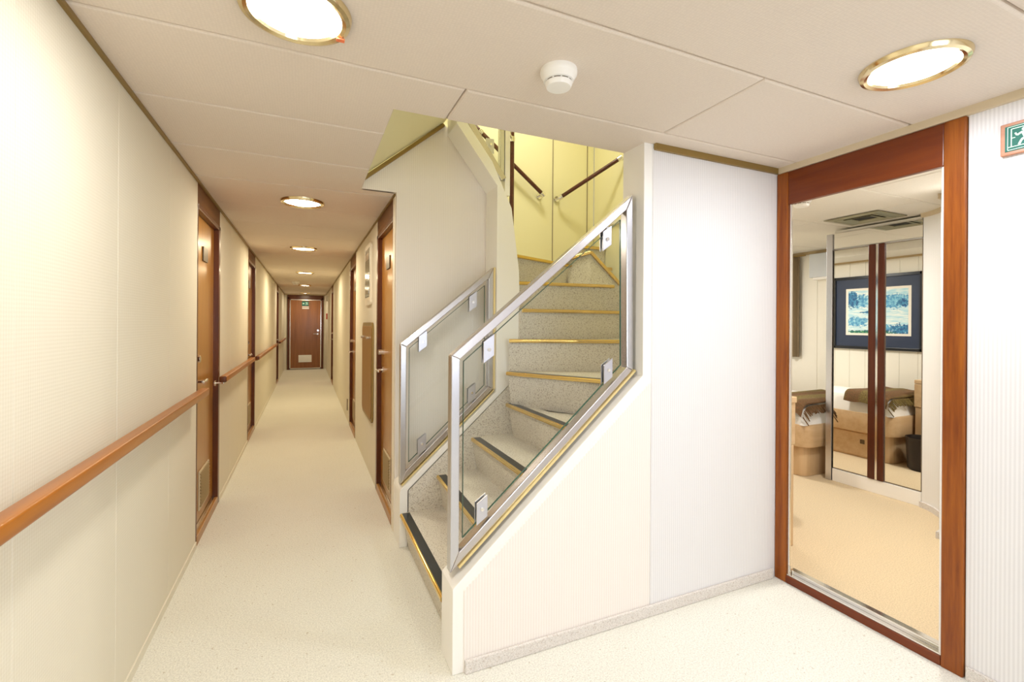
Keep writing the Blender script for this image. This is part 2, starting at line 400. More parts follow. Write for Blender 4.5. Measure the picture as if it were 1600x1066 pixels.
BACK = [
    [(.80, YN), (.80, YF)], [(1.02, YN), (1.02, YF)], [(1.2, YN), (1.2, YF)],
    [(1.62, YN), (1.25, 2.3), (1.22, YF)], [(2.275, YN), (2.275, 2.25), (1.25, 2.70), (1.22, YF)],
    [(2.275, 2.75), (1.24, 2.75)], [(2.275, 3.0), (1.24, 3.0)], [(2.275, 2.75), (2.275, 3.39), (1.24, 3.39)], [(1.93, 3.39), (1.24, 3.39)]]
for k, (l, r, z) in enumerate(NOSE):
    iv = inward(l, r, 1); zb = 0 if k == 0 else NOSE[k - 1][2] - .005
    if k < 3: l0 = (l[0], YF)
    else: l0 = l
    ll, rr = Vector(l0), Vector(r)
    # inward normal must point up the stair
    mid = (ll + rr) / 2; bc = Vector((sum(p[0] for p in BACK[k]) / len(BACK[k]), sum(p[1] for p in BACK[k]) / len(BACK[k])))
    if (bc - mid).dot(iv) < 0: iv = -iv
    top = [(ll.x + iv.x * .008, ll.y + iv.y * .008), (rr.x + iv.x * .008, rr.y + iv.y * .008)] + BACK[k]
    bot = [(ll.x + iv.x * .045, ll.y + iv.y * .045), (rr.x + iv.x * .045, rr.y + iv.y * .045)] + BACK[k]
    if k == 7: bot[1] = (bot[1][0] - .05, bot[1][1])
    b = B(); loft(b, [(x, y, z) for x, y in top], [(x, y, zb) for x, y in bot])
    st = link('stair_step', b, M_STEP, stair)
    # brass nosing: rounded strip along the front edge
    a3 = Vector((l[0], l[1], z)); c3 = Vector((r[0], r[1], z)); i3 = Vector((iv.x, iv.y, 0))
    if k == 7: c3 = Vector((2.02, 2.75, z))
    prof = [(.0, -.018), (-.006, -.015), (-.009, -.007), (-.007, .002), (-.002, .0055), (.004, .006), (.004, .001), (.006, -.002), (.006, -.018)]
    b = B(); prism(b, [a3 + i3 * u + Vector((0, 0, v)) for u, v in prof], c3 - a3)
    link('brass_nosing', b, M_BRASS, st, smooth=True)['label'] = 'polished brass nosing'
    b = B(); prism(b, [a3 + i3 * u + Vector((0, 0, v)) for u, v in ((.0045, .001), (.050, .001), (.048, .0055), (.0045, .0055))], c3 - a3)
    link('black_insert', b, M_BLACK, st)['label'] = 'black anti-slip strip'
# carpeted block and string on the right, with brass edges (the foot of the flight that climbs to the right)
b = B()
prism(b, [(1.96, 3.02, 1.575), (2.28, 3.10, 1.575), (2.28, 3.10, 1.62), (2.215, 3.09, 1.67), (2.0, 3.035, 1.85), (1.84, 3.21, 1.795)][0:0] or
      [(1.87, 3.14, 1.56), (2.005, 3.03, 1.56), (2.005, 3.03, 1.845), (1.87, 3.16, 1.80)], (.16, .22, 0))
loft(b, [(2.005, 3.03, 1.845), (2.272, 2.98, 1.60), (2.272, 3.2, 1.60), (2.06, 3.25, 1.845)], [(2.005, 3.03, 1.4), (2.272, 2.98, 1.4), (2.272, 3.2, 1.4), (2.06, 3.25, 1.4)])
fb = link('upper_flight_foot', b, M_STEP, stair)
b = B(); bar(b, (1.86, 3.15, 1.803), (2.005, 3.022, 1.852), .024, .026, bev=.004); bar(b, (2.0, 3.022, 1.852), (2.25, 2.975, 1.603), .024, .026, bev=.004)
link('brass_edge', b, M_BRASS, fb)
b = B(); box(b, 2.02, 2.274, 3.23, 3.39, 1.56, 1.93)
uf = link('stair_step', b, M_STEP, stair)
for bb in ((2.03, 2.274, 3.215, 3.232, 1.915, 1.94, .004), (2.06, 2.274, 3.12, 3.135, 1.735, 1.76, .004)): b = B(); box(b, *bb); link('brass_nosing', b, M_BRASS, uf)
# carpeted inner side of the far string
b = B(); prism(b, [(.545, YF + .0008, 0), (.545, YF + .0008, .325), (1.2, YF + .0008, .925), (1.2, YF + .0008, 0)], (0, .0025, 0)); link('side_carpet', b, M_STEP, stair)

# ------------------------------------------------------------------ far string, newel and the string of the upper flight
b = B(); y0 = YF + .004
out = [(.495, 0), (.495, .312), (.50, .333), (1.088, .868), (1.088, 2.16), (.82, 2.505), (.82, 2.60), (.835, 2.60), (.897, 2.506),
       (1.054, 2.307), (1.187, 2.03), (1.241, 1.64), (1.246, 1.48), (1.246, 1.0), (1.20, .928), (.541, .325), (.541, 0)]
prism(b, [(x, y0, z) for x, z in out], (0, WY - y0 - .002, 0), .003, 2)
tag(link('stair_string', b, M_WHITE), 'white painted stair string and newel at the far side of the lower stairs', 'stair string')
# gilt beads around the railings
def bead(pts, y, w=.010, d=.03):
    b = B()
    for p, q in zip(pts, pts[1:]): bar(b, (p[0], y, p[1]), (q[0], y, q[1]), w, d, updir=(0, 1, 0) if p[0] == q[0] else (0, 0, 1))
    return b

# ------------------------------------------------------------------ glass railings
def frame_profile(bm, p, q, w, y, d):
    bar(bm, (p[0], y, p[1]), (q[0], y, q[1]), w, d, updir=(0, 0, 1) if abs(p[0] - q[0]) > .01 else (1, 0, 0), bev=.003)
def offset_poly(pts, d):
    n = len(pts); out = []
    for i in range(n):
        p0, p, p1 = Vector(pts[i - 1]), Vector(pts[i]), Vector(pts[(i + 1) % n])
        a = (p - p0).normalized(); c = (p1 - p).normalized(); na = Vector((-a.y, a.x)); nc = Vector((-c.y, c.x))
        m = (na + nc); m = m / m.dot(na) if m.length > 1e-6 else na
        out.append(tuple(p + m * d))
    return out
def balustrade(name, label, outline, y, w, depth, gap, clips, group, gilt_pts):
    """outline counter-clockwise in (x,z): bottom-left, bottom-right, top-right, top-left"""
    root = thing(name, (outline[0][0], y, outline[0][1]), label, 'railing', group)
    inner = offset_poly(outline, w)
    n = len(outline)
    for i, nm, mm in [(0, 'bottom_rail', M_STEEL), (1, 'post', M_STEELZ), (2, 'top_rail', M_STEEL), (3, 'post', M_STEELZ)]:
        j = (i + 1) % n
        b = B(); prism(b, [(x, y - depth / 2, z) for x, z in (outline[i], outline[j], inner[j], inner[i])], (0, depth, 0), .0035, 2)
        link(nm, b, mm, root)
    gi = offset_poly(outline, w + gap)
    b = B(); prism(b, [(x, y - .003, z) for x, z in gi], (0, .006, 0), .0012, 1); link('glass_pane', b, M_GLASS, root)
    M_EDGE = bpy.data.materials.get('green glass edge') or mat('green glass edge', (.03, .10, .07), .2)
    b = B()
    for i in range(4):
        p, q = gi[i], gi[(i + 1) % 4]
        bar(b, (p[0], y, p[1]), (q[0], y, q[1]), .0022, .0085, updir=(0, 0, 1) if abs(p[0] - q[0]) > .01 else (1, 0, 0))
    link('glass_edge', b, M_EDGE, root)
    m = (outline[1][1] - outline[0][1]) / (outline[1][0] - outline[0][0])
    for (x, z, s, cw, ch) in clips:        # parallelogram plates either side of the glass, bolted through
        hw = cw / 2
        b = B()
        for yo in (-.014, .008):
            prism(b, [(x - hw, y + yo, z - hw * m * .8), (x + hw, y + yo, z + hw * m * .8), (x + hw, y + yo, z + hw * m * .8 + s * ch), (x - hw, y + yo, z - hw * m * .8 + s * ch)], (0, .006, 0), .0012, 1)
        cl = link('glass_clip', b, M_CLIP, root)
        b = B(); tube(b, (x, y - .022, z + s * ch * .55), (x, y + .018, z + s * ch * .55), .0075, 14, bev=.002); link('bolt', b, M_CHROME, cl)
    b = B()
    for p, q in gilt_pts: bar(b, (p[0], y, p[1]), (q[0], y, q[1]), .009, depth + .018, updir=(0, 0, 1) if abs(p[0] - q[0]) > .01 else (1, 0, 0))
    link('brass_bead', b, M_BEAD, root)
    return root
NO = [(.498, .350), (1.343, 1.088), (1.335, 1.878), (.498, 1.172)]
balustrade('glass_railing', 'steel framed sloping glass railing on the near white curb of the stairs', NO, 1.705, .034, .045, .02,
           [(.652, 1.238, -1, .045, .085), (1.205, 1.715, -1, .045, .085), (.628, .525, 1, .045, .085), (1.215, 1.045, 1, .045, .085)],
           None, [((.53, .371), (1.35, 1.088))])
FO = [(.500, .352), (1.080, .884), (1.078, 1.650), (.500, 1.172)]
balustrade('glass_railing', 'smaller steel framed glass railing against the pale wall at the far side of the stairs', FO, 2.745, .034, .045, .02,
           [(.632, 1.235, -1, .05, .095), (.945, 1.48, -1, .05, .095), (.630, .525, 1, .05, .095), (.940, .812, 1, .05, .095)],
           None, [((.510, .350), (1.082, .876)), ((1.083, .880), (1.082, 1.65))])
UO = [(1.135, 2.17), (1.13, 2.95), (.62, 3.35), (.70, 2.78)]
root = thing('glass_railing', (1.1, 2.75, 2.2), 'glass railing of the upper left flight seen through the ceiling opening', 'railing')
b = B(); bar(b, (.68, 2.74, 2.875), (1.142, 2.74, 2.215), .040, .045, bev=.003); link('bottom_rail', b, M_STEEL, root)
b = B(); box(b, 1.118, 1.145, 2.72, 2.765, 2.24, 3.1, .003); link('post', b, M_STEELZ, root)
b = B(); prism(b, [(.70, 2.736, 2.86), (1.11, 2.736, 2.27), (1.11, 2.736, 3.1), (.70, 2.736, 3.1)], (0, .008, 0)); link('glass_pane', b, M_GLASS, root)
b = B(); box(b, 1.02, 1.075, 2.722, 2.728, 2.37, 2.46, .001); cl = link('glass_clip', b, M_CLIP, root)
b = B(); tube(b, (1.05, 2.71, 2.42), (1.05, 2.74, 2.42), .008, 12); link('bolt', b, M_CHROME, cl)
b = B(); box(b, 1.15, 1.185, 2.72, 2.79, 2.115, 3.4, .003); tag(link('corner_post', b, M_WHITE), 'slim white corner post behind the dark vertical grab pole', 'post')

# wooden grab pole and stair wall rails
def wall_rail(label, p0, p1, brs, group, r=.016, cat='handrail'):
    root = thing('grab_rail', p0, label, cat, group)
    b = B(); tube(b, p0, p1, r, 18, bev=.004); link('rail', b, M_RAILD, root, smooth=True)
    for (t, dv) in brs:
        c = Vector(p0).lerp(Vector(p1), t); a = (Vector(p1) - Vector(p0)).normalized(); e = c + Vector(dv)
        b = B(); tube(b, c - a * .018, c + a * .018, r + .005, 16, bev=.003); tube(b, c, e, .008, 12); tube(b, c + Vector(dv) * .88, e, .024, 18)
        link('bracket', b, M_CHROME, root, smooth=True)
    return root
wall_rail('upright dark wooden grab pole at the inner corner of the stairs', (1.285, 2.92, 1.80), (1.285, 2.92, 2.95), [(.03, (.0, .0, -.033)), (.665, (-.095, -.145, .0))], None)
wall_rail('dark round handrail descending to the right on the stairwell back wall', (1.02, 3.33, 2.90), (1.755, 3.33, 2.335), [(.98, (.0, .068, -.0)), (.25, (0, .068, 0))], None)
wall_rail('dark round handrail rising to the right toward the white column', (1.895, 3.33, 2.335), (2.235, 2.95, 2.60), [(.02, (.0, .068, .0)), (.97, (.044, 0, 0))], None)

# ------------------------------------------------------------------ doors of the corridor
def lever(bm, base, out, along, L=.11):
    """rosette, neck and lever; out/along are unit vectors"""
    p = Vector(base); o = Vector(out); a = Vector(along)
    tube(bm, p, p + o * .008, .025, 20, bev=.002); tube(bm, p, p + o * .05, .009, 12)
    tube(bm, p + o * .046 - a * .008, p + o * .046 + a * L, .0085, 12, bev=.003); ball(bm, p + o * .046 + a * L, .0095)
def corridor_door(n, side, y0, y1, far_handle, label):
    """side -1: on left wall, +1: on right wall"""
    X = XL if side < 0 else XR; s = side
    root = thing('door_%d' % n, (X, (y0 + y1) / 2, 0), label, 'door', None, 'structure')
    def bx(bm, a, c, *rest, **k): box(bm, min(X + s * a, X + s * c), max(X + s * a, X + s * c), *rest, **k)
    b = B(); bx(b, .030, .070, y0 + .02, y1 - .04, .065, 1.95, bev=.002); leaf = link('door_leaf', b, M_DOOR, root)
    b = B(); bx(b, -.004, .075, y1 - .055, y1, 0, 1.975, bev=.004); bx(b, -.002, .075, y0, y0 + .022, 0, 1.975, bev=.004)
    bx(b, -.004, .075, y0, y1, 1.945, 1.975, bev=.004); link('door_frame', b, M_FRAME, root)
    b = B(); bx(b, .001, .075, y0, y1, 1.975, H, bev=.002); link('overdoor_panel', b, M_OVER, root)
    b = B(); bx(b, -.004, .075, y0 + .02, y1 - .05, 0, .055, bev=.004); th = link('threshold', b, M_DOOR, root)
    b = B(); bx(b, .012, .028, y0 + .022, y1 - .056, .055, .066); link('metal_strip', b, M_CHROME, th)
    hy = (y1 - .12) if far_handle else (y0 + .085); al = (0, -1 if far_handle else 1, 0)
    b = B(); lever(b, (X + s * .030, hy, .94), (-s, 0, 0), al); link('door_handle', b, M_CHROME, leaf, smooth=True)
    b = B(); tube(b, (X + s * .030, hy, 1.075), (X + s * (-.004), hy, 1.075), .022, 20, bev=.003); link('lock_cylinder', b, M_CHROME, leaf, smooth=True)
    cyy = (y0 + y1) / 2
    b = B(); bx(b, .022, .030, cyy - .07, cyy + .07, 1.68, 1.77, bev=.002)
    np_ = link('name_plate', b, M_PLATE, leaf)
    b = B(); cw = .15
    bx(b, .022, .030, cyy - cw, cyy + cw, .13, .37, bev=.002)
    lv = link('louvre_grille', b, M_LOUV, leaf)
    b = B()
    for i in range(11):
        z = .15 + i * .0195
        prism(b, [(X + s * .022, cyy - cw + .015, z), (X + s * .014, cyy - cw + .015, z + .004), (X + s * .022, cyy - cw + .015, z + .013)], (0, 2 * cw - .03, 0))
    link('louvre_slats', b, mat('grille slat', (.30, .22, .11), .45) if 'grille slat' not in bpy.data.materials else bpy.data.materials['grille slat'], lv)
    return root
corridor_door(1, -1, *LD[0], False, 'orange brown cabin door on the left wall, nearest the camera')
corridor_door(2, -1, *LD[1], False, 'second brown cabin door along the left wall')
corridor_door(3, -1, *LD[2], False, 'farthest narrow-looking cabin door on the left wall')
corridor_door(4, 1, *RD[0], True, 'brown cabin door on the right wall beside the stairs')
corridor_door(5, 1, *RD[1], True, 'brown cabin door on the right wall just past the bronze locker')
corridor_door(6, 1, *RD[2], True, 'farthest cabin door on the right wall')
# white lining strip between nearest right door and the stair corner
b = B(); box(b, XR - .006, XR, WY + .02, 2.99, 0, H - .02, .002); struct('trim_11', b, M_JAMBW)
# end door
root = thing('door_7', (-.035, YE, 0), 'dark wooden door closing the far end of the corridor', 'door', None, 'structure')
b = B(); box(b, -.49, -.43, YE - .03, YE + .03, 0, 2.0, .004); box(b, .375, .435, YE - .03, YE + .03, 0, 2.0, .004); box(b, -.49, .435, YE - .03, YE + .03, 1.95, H - .03, .004)
link('door_frame', b, M_FRAME, root)
M_DOORE = wood('mid brown end door veneer', (.34, .13, .035), (.20, .07, .018), 'Z', .25, .35)
b = B(); box(b, -.41, .355, YE - .018, YE + .02, .04, 1.93, .003); leaf = link('door_leaf', b, M_DOORE, root)
b = B(); box(b, -.43, -.41, YE - .022, YE, .02, 1.95); box(b, .355, .375, YE - .022, YE, .02, 1.95); box(b, -.43, .375, YE - .022, YE, 1.93, 1.95); box(b, -.43, .375, YE - .022, YE, .02, .04)
link('metal_edging', b, M_CHROME, root)
b = B(); lever(b, (.28, YE - .018, .99), (0, -1, 0), (-1, 0, 0)); tube(b, (.29, YE - .018, 1.085), (.29, YE - .04, 1.085), .028, 18); link('door_handle', b, M_CHROME, leaf, smooth=True)
M_GRW = mat('metal grille with white glare in colour', (.9, .88, .82), .25, metal=.3)  # flash reflection on the metal, painted in as white
b = B(); box(b, -.205, .13, YE - .028, YE - .018, .20, .40, .002); lv = link('louvre_grille', b, M_GRW, leaf)
b = B()
for i in range(9): box(b, -.18, .105, YE - .034, YE - .028, .218 + i * .019, .226 + i * .019)
link('louvre_slats', b, M_GRW, lv)

# ------------------------------------------------------------------ exit signs
def runner(bm, P, s=1.0):
    """running figure leaving through a doorway; P maps (u,v) to a point, u and v in sign heights"""
    def poly(pts, th=.002): prism(bm, [P(u, v, 0) for u, v in pts], P(0, 0, th) - P(0, 0, 0))
    def limb(p, q, w):
        d = Vector((q[0] - p[0], q[1] - p[1])).normalized(); n = Vector((-d.y, d.x)) * w / 2
        poly([(p[0] + n.x, p[1] + n.y), (q[0] + n.x, q[1] + n.y), (q[0] - n.x, q[1] - n.y), (p[0] - n.x, p[1] - n.y)])
    # door outline
    for p, q in (((.12, .10), (.12, .90)), ((.12, .90), (.78, .90)), ((.78, .90), (.78, .62)), ((.02, .12), (.55, .12)), ((.12, .50), (.24, .50))): limb(p, q, .03)
    poly([(.52 + .075 * math.cos(a * math.pi / 6), .78 + .075 * math.sin(a * math.pi / 6)) for a in range(12)])   # head
    limb((.50, .70), (.60, .42), .17)                       # trunk
    limb((.47, .68), (.30, .58), .07); limb((.30, .58), (.24, .70), .06)     # arm reaching
    limb((.54, .66), (.72, .56), .07); limb((.72, .56), (.80, .64), .06)
    limb((.60, .44), (.44, .34), .09); limb((.44, .34), (.36, .16), .075)    # legs
    limb((.61, .44), (.74, .30), .09); limb((.74, .30), (.92, .26), .075)
root = thing('exit_sign', (XM, .69, 1.94), 'green running figure exit sign in a wooden frame on the right wall', 'exit sign')
y1s, y0s, z0s, z1s = .789, .575, 1.885, 1.995
b = B(); box(b, XM - .016, XM, y0s, y1s, z0s, z1s, .003); link('sign_frame', b, M_SIGNWOOD, root)
b = B(); box(b, XM - .018, XM - .014, y0s + .012, y1s - .013, z0s + .012, z1s - .012); f = link('sign_face', b, M_GREEN, root)
def PS(u, v, t): return Vector((XM - .018 - t, y1s - .020 - u * .078, z0s + .016 + v * .078))
b = B(); runner(b, PS)
prism(b, [PS(u, v, 0) for u, v in ((1.15, .42), (1.5, .42), (1.5, .25), (1.9, .5), (1.5, .75), (1.5, .58), (1.15, .58))], Vector((-.002, 0, 0)))
for (a, c, e, g) in ((0, 2.3, -.01, .01), (0, 2.3, .99, 1.01), (-.01, .01, 0, 1)): prism(b, [PS(u, v, 0) for u, v in ((a, e), (c, e), (c, g), (a, g))], Vector((-.001, 0, 0)))
link('pictogram', b, M_PICTO, f)
root = thing('exit_sign', (-.035, YE - .02, 1.85), 'small green exit sign at the top of the end door', 'exit sign')
b = B(); box(b, -.125, .045, YE - .03, YE - .019, 1.775, 1.90, .002); link('sign_face', b, M_GREEN, root)
def PE(u, v, t): return Vector((-.045 + u * .085, YE - .031 - t, 1.79 + v * .095))
b = B(); runner(b, PE)
prism(b, [PE(u, v, 0) for u, v in ((-.2, .42), (-.45, .42), (-.45, .25), (-.8, .5), (-.45, .75), (-.45, .58), (-.2, .58))], Vector((0, -.002, 0)))
link('pictogram', b, M_PICTO, root)
b = B(); box(b, -.12, .055, YE - .026, YE - .019, 1.735, 1.755); box(b, -.12, .055, YE - .026, YE - .019, 1.69, 1.715)
tag(link('notice_strip', b, M_PLAST), 'pair of pale notice strips under the exit sign on the end door', 'notice')
root = thing('fire_call_point', (XR, 13.85, 1.47), 'small red box high on the right wall near the end door', 'fire call point')
b = B(); box(b, XR - .03, XR, 13.2, 13.35, 1.40, 1.55, .004); link('housing', b, M_RED, root)
b = B(); box(b, XR - .033, XR - .03, 13.23, 13.32, 1.44, 1.51); link('face_panel', b, M_PLAST, root)
b = B(); box(b, XR - .06, XR, 13.0, 13.2, 1.87, 2.02, .006); tag(link('alarm_box', b, M_PLAST), 'small white box just under the ceiling near the end door', 'alarm box')
# wall socket
b = B(); box(b, XR - .008, XR, 6.47, 6.53, .14, .29, .002); so = tag(link('wall_socket', b, M_PLATE), 'small dark socket plate low on the right corridor wall', 'socket')

# ------------------------------------------------------------------ bronze locker and framed notice on the right corridor wall
root = thing('hose_locker', (XR, 4.27, .47), 'tall bronze brown locker door with two small knobs on the right corridor wall', 'locker')
def rrect(y0, y1, z0, z1, r, n=6):
    pts = []
    for (cy_, cz_, a0) in ((y1 - r, z1 - r, 0), (y0 + r, z1 - r, 90), (y0 + r, z0 + r, 180), (y1 - r, z0 + r, 270)):
        for i in range(n + 1): a = R(a0 + 90 * i / n); pts.append((cy_ + r * math.cos(a), cz_ + r * math.sin(a)))
    return pts
b = B(); prism(b, [(XR - .0145, y, z) for y, z in rrect(3.90, 4.62, .47, 1.30, .06)], (.0135, 0, 0), .001); link('surround', b, M_BRASSD, root)
b = B(); prism(b, [(XR - .020, y, z) for y, z in rrect(3.93, 4.59, .50, 1.27, .045)], (.008, 0, 0), .001); dr = link('locker_door', b, M_COPPER, root)
b = B()
b.free()
for y in (4.02, 4.42): b = B(); tube(b, (XR - .02, y, 1.17), (XR - .05, y, 1.17), .012, 14, bev=.003); link('knob', b, M_CHROME, dr, smooth=True)
root = thing('framed_notice', (XR, 4.22, 1.47), 'narrow white framed notice case above the bronze locker', 'notice')
b = B(); prism(b, [(XR - .018, y, z) for y, z in rrect(4.04, 4.42, 1.45, 1.98, .03)], (.018, 0, 0), .001); link('frame', b, M_JAMBW, root)
b = B(); box(b, XR - .020, XR - .017, 4.08, 4.38, 1.52, 1.94); pc = link('dark_panel', b, mat('grey green notice panel', (.18, .20, .16), .15), root)
b = B(); box(b, XR - .022, XR - .020, 4.11, 4.35, 1.84, 1.90); box(b, XR - .022, XR - .020, 4.11, 4.35, 1.68, 1.73); box(b, XR - .022, XR - .020, 4.11, 4.35, 1.55, 1.59); link('label_strip', b, M_CHROME, pc)

# ------------------------------------------------------------------ corridor handrails
def handrail(label, y0, y1, z, brs):
    root = thing('handrail', (XL, y0, z), label, 'handrail', 'wooden handrails on the left wall')
    b = B(); box(b, XL + .036, XL + .078, y0, y1, z - .040, z, .007, 3); link('rail', b, M_RAIL, root, smooth=True)
    b = B(); box(b, XL + .0355, XL + .0785, y0 - .004, y0 + .018, z - .0405, z + .0005, .008, 3)
    if y0 > 0: link('end_cap', b, M_FRAME, root, smooth=True)
    for y in brs:
        b = B(); tube(b, (XL, y, z - .05), (XL + .006, y, z - .05), .020, 16); tube(b, (XL, y, z - .05), (XL + .05, y, z - .05), .007, 10); tube(b, (XL + .05, y, z - .055), (XL + .05, y, z - .035), .009, 10)
        link('bracket', b, M_CHROME, root, smooth=True)
handrail('long wooden handrail in the left foreground, ending at the nearest door', -2.4, 3.06, .925, [-2.0, -.6, .2])
handrail('wooden handrail between the first and second doors of the left wall', 3.66, 5.60, .925, [3.72, 5.4])
handrail('wooden handrail between the second and third doors of the left wall', 6.05, 9.75, .905, [6.15, 8.0, 9.6])
handrail('short wooden handrail on the left wall near the end door', 10.9, 13.7, .90, [11.0, 13.5])

# ------------------------------------------------------------------ ceiling lights
def make_light(x, y, label):
    root = thing('ceiling_light', (x, y, H), label, 'ceiling light', 'round recessed ceiling lights')
    b = B(); lathe(b, (x, y, H), [(.108, -.004), (.112, -.014), (.122, -.018), (.132, -.014), (.136, -.005), (.137, 0)], 64); link('brass_ring', b, M_BRASSP, root, smooth=True)
    b = B(); lathe(b, (x, y, H), [(0, -.006), (.109, -.006)], 64); link('diffuser', b, M_LAMP, root)
    return root
l0 = make_light(-.03, 1.325, 'large bright round ceiling light nearest the camera, cut by the top edge')
for x, y, lab in [(-.03, 3.395, 'round ceiling light over the corridor between the first doors'),
                  (-.035, 5.49, 'second smaller-looking round light along the corridor ceiling'),
                  (-.03, 8.10, 'third round light along the corridor ceiling'),
                  (-.035, 10.80, 'fourth round light along the corridor ceiling'),
                  (-.04, 13.60, 'farthest round corridor light, just before the end door'),
                  (1.71, .81, 'brass ringed round ceiling light at upper right above the cabin doorway'),
                  (-.03, -.75, 'added unseen round ceiling light behind the viewer over the corridor side'),
                  (1.25, -.95, 'added unseen round ceiling light behind the viewer over the landing side')]:  # last two fixtures are added out of view for their light
    dup(l0, (x, y, H), lab)
b = B(); c = (1.71, .81)
# small red tag on the nearest lamp ring
b.free(); b = B(); box(b, .070, .092, 1.37, 1.385, H - .0215, H - .0175)
link('red_tag', b, mat('orange red tag', (.8, .2, .08), .5), l0)

def detector(x, y, zc, label, r=.058):
    root = thing('smoke_detector', (x, y, zc), label, 'smoke detector', 'white smoke detectors on the ceilings')
    b = B(); lathe(b, (x, y, zc), [(r, 0), (r * 1.02, -.008), (r, -.016), (r * .97, -.019)], 48); link('base', b, M_PLAST, root, smooth=True)
    b = B(); lathe(b, (x, y, zc), [(r * .97, -.019), (r * .93, -.022), (r * .82, -.036), (r * .72, -.038)], 48); link('body', b, M_PLAST, root, smooth=True)
    b = B(); lathe(b, (x, y, zc), [(r * .70, -.036), (r * .70, -.044)], 48)
    link('vent_slot', b, M_GAP, root)
    b = B(); lathe(b, (x, y, zc), [(r * .75, -.042), (r * .74, -.046), (r * .66, -.056), (0, -.058)], 48)
    for i in range(10):
        a = 2 * math.pi * i / 10; box(b, x + r * .71 * math.cos(a) - .002, x + r * .71 * math.cos(a) + .002, y + r * .71 * math.sin(a) - .002, y + r * .71 * math.sin(a) + .002, zc - .046, zc - .034)
    link('cap', b, M_PLAST, root, smooth=True)
    return root
detector(.728, 1.289, H, 'white smoke detector on the landing ceiling between the two big lights')
detector(-.20, 10.0, H, 'smoke detector on the far corridor ceiling', .07)

# ------------------------------------------------------------------ cabin doorway
root = thing('door_8', (XM, 1.25, 0), 'cherry wood framed open doorway into the cabin at right', 'doorway', None, 'structure')
b = B(); box(b, XM - .012, XM + .06, .882, .948, 0, H - .03, .004); link('upright', b, M_REDZ, root)
b = B(); box(b, XM - .012, XM + .018, 1.572, 1.631, 0, H - .03, .004); link('upright', b, M_REDZ, root)
b = B(); box(b, XM - .010, XM + .018, .948, 1.572, 1.905, H - .031, .003); link('header', b, M_REDY, root)
b = B(); box(b, XM - .012, XM + .02, .948, 1.572, 0, .036, .004); si = link('sill', b, M_REDY, root)
b = B(); box(b, XM - .004, XM + .06, .948, 1.572, .036, .044, .001); box(b, XM + .018, XM + .05, .95, 1.57, .044, .062, .002); link('sill_track', b, M_CHROME, si)
b = B(); box(b, XM + .0, XM + .06, .9485, .958, .04, 1.905, .001); box(b, XM - .002, XM + .0, .9485, .9545, .04, 1.905); ln = link('jamb_lining', b, M_WHITE, root)
b = B(); box(b, XM + .028, XM + .048, .955, .962, 1.18, 1.245, .001); link('latch_plate', b, M_BRASSD, ln)
b = B(); box(b, XM + .0, XM + .012, 1.560, 1.5715, .04, 1.905, .001); link('steel_channel', b, M_CHROME, root)

# ------------------------------------------------------------------ cabin
CX, CW, CB = 2.41, 4.98, 4.2
b = B(); box(b, XM + .02, CW, .2, CB, -.05, .012); struct('floor_cabin', b, M_CABCARPET)
b = B()
for r_ in (rect(XM + .03, 3.0, .2, 1.66), rect(3.0, 3.95, .2, 1.66), rect(XM + .03, 3.60, 1.66, 2.35), rect(3.60, 4.2, 1.66, 2.35), rect(4.2, CW, .2, 2.35),
           rect(XM + .03, 3.60, 2.35, 3.1), rect(3.60, CW, 2.35, 3.1), rect(XM + .03, CW, 3.1, CB)): cpanel(b, r_)
struct('ceiling_cabin', b, M_CEILC)
M_CABW = mat('white cabin wall panel', (.84, .81, .72), .5)
def vpanels(bm, x, side, y0, y1, step):
    y = y0
    while y < y1 - .01:
        c = min(y + step, y1)
        box(bm, min(x, x + side * .03), max(x, x + side * .03), y + .001, c - .001, 0, H, .0015, 1); y = c
b = B(); vpanels(b, CX, -1, OY + .003, CB, .16); struct('wall_cabin_left', b, M_CABW)
b = B(); vpanels(b, CW, 1, .2, CB, .30); struct('wall_cabin_right', b, M_CABW)
b = B(); box(b, 2.38, CW, CB, CB + .03, 0, H); struct('wall_cabin_back', b, M_CABW)
b = B(); box(b, XM + .02, CW, .17, .2, 0, H); struct('wall_cabin_front', b, M_CABW)
b = B(); box(b, CX, CX + .02, 2.3, CB, 2.003, 2.022); box(b, CX, CX + .012, OY + .01, 2.3, H - .02, H); struct('trim_12', b, mat('tan cabin crown strip', (.45, .34, .18), .5))
b = B(); box(b, CW - .02, CW, .2, CB, H - .03, H); struct('trim_13', b, bpy.data.materials['tan cabin crown strip'])
b = B(); box(b, CX, CX + .45, 2.3, CB, 2.022, H, .006); struct('ceiling_drop', b, M_CEILC)
# curved wall right of the wardrobe
arc = [(4.0, 1.825), (3.985, 1.78), (3.955, 1.73), (3.91, 1.68), (3.86, 1.635), (3.80, 1.595), (3.72, 1.56), (3.62, 1.53), (3.5, 1.51), (3.42, 1.46), (3.40, 1.38), (3.40, .2)]
b = B(); prism(b, [(x, y, 0) for x, y in arc] + [(4.06, .2, 0), (4.06, 1.82, 0)], (0, 0, H)); struct('wall_curved', b, ribbed('white ribbed cabin covering', (.82, .81, .79), (.76, .75, .73), .012), smooth=True)
b = B(); off = [(x - .010, y + .012) for x, y in arc[:9]]
prism(b, [(x, y, H - .03) for x, y in off] + [(x, y, H - .03) for x, y in arc[:9][::-1]], (0, 0, .03)); struct('trim_14', b, M_CROWN)
b = B(); prism(b, [(x, y, .012) for x, y in off] + [(x, y, .012) for x, y in arc[:9][::-1]], (0, 0, .04)); struct('baseboard_cabin', b, M_SKIRT)
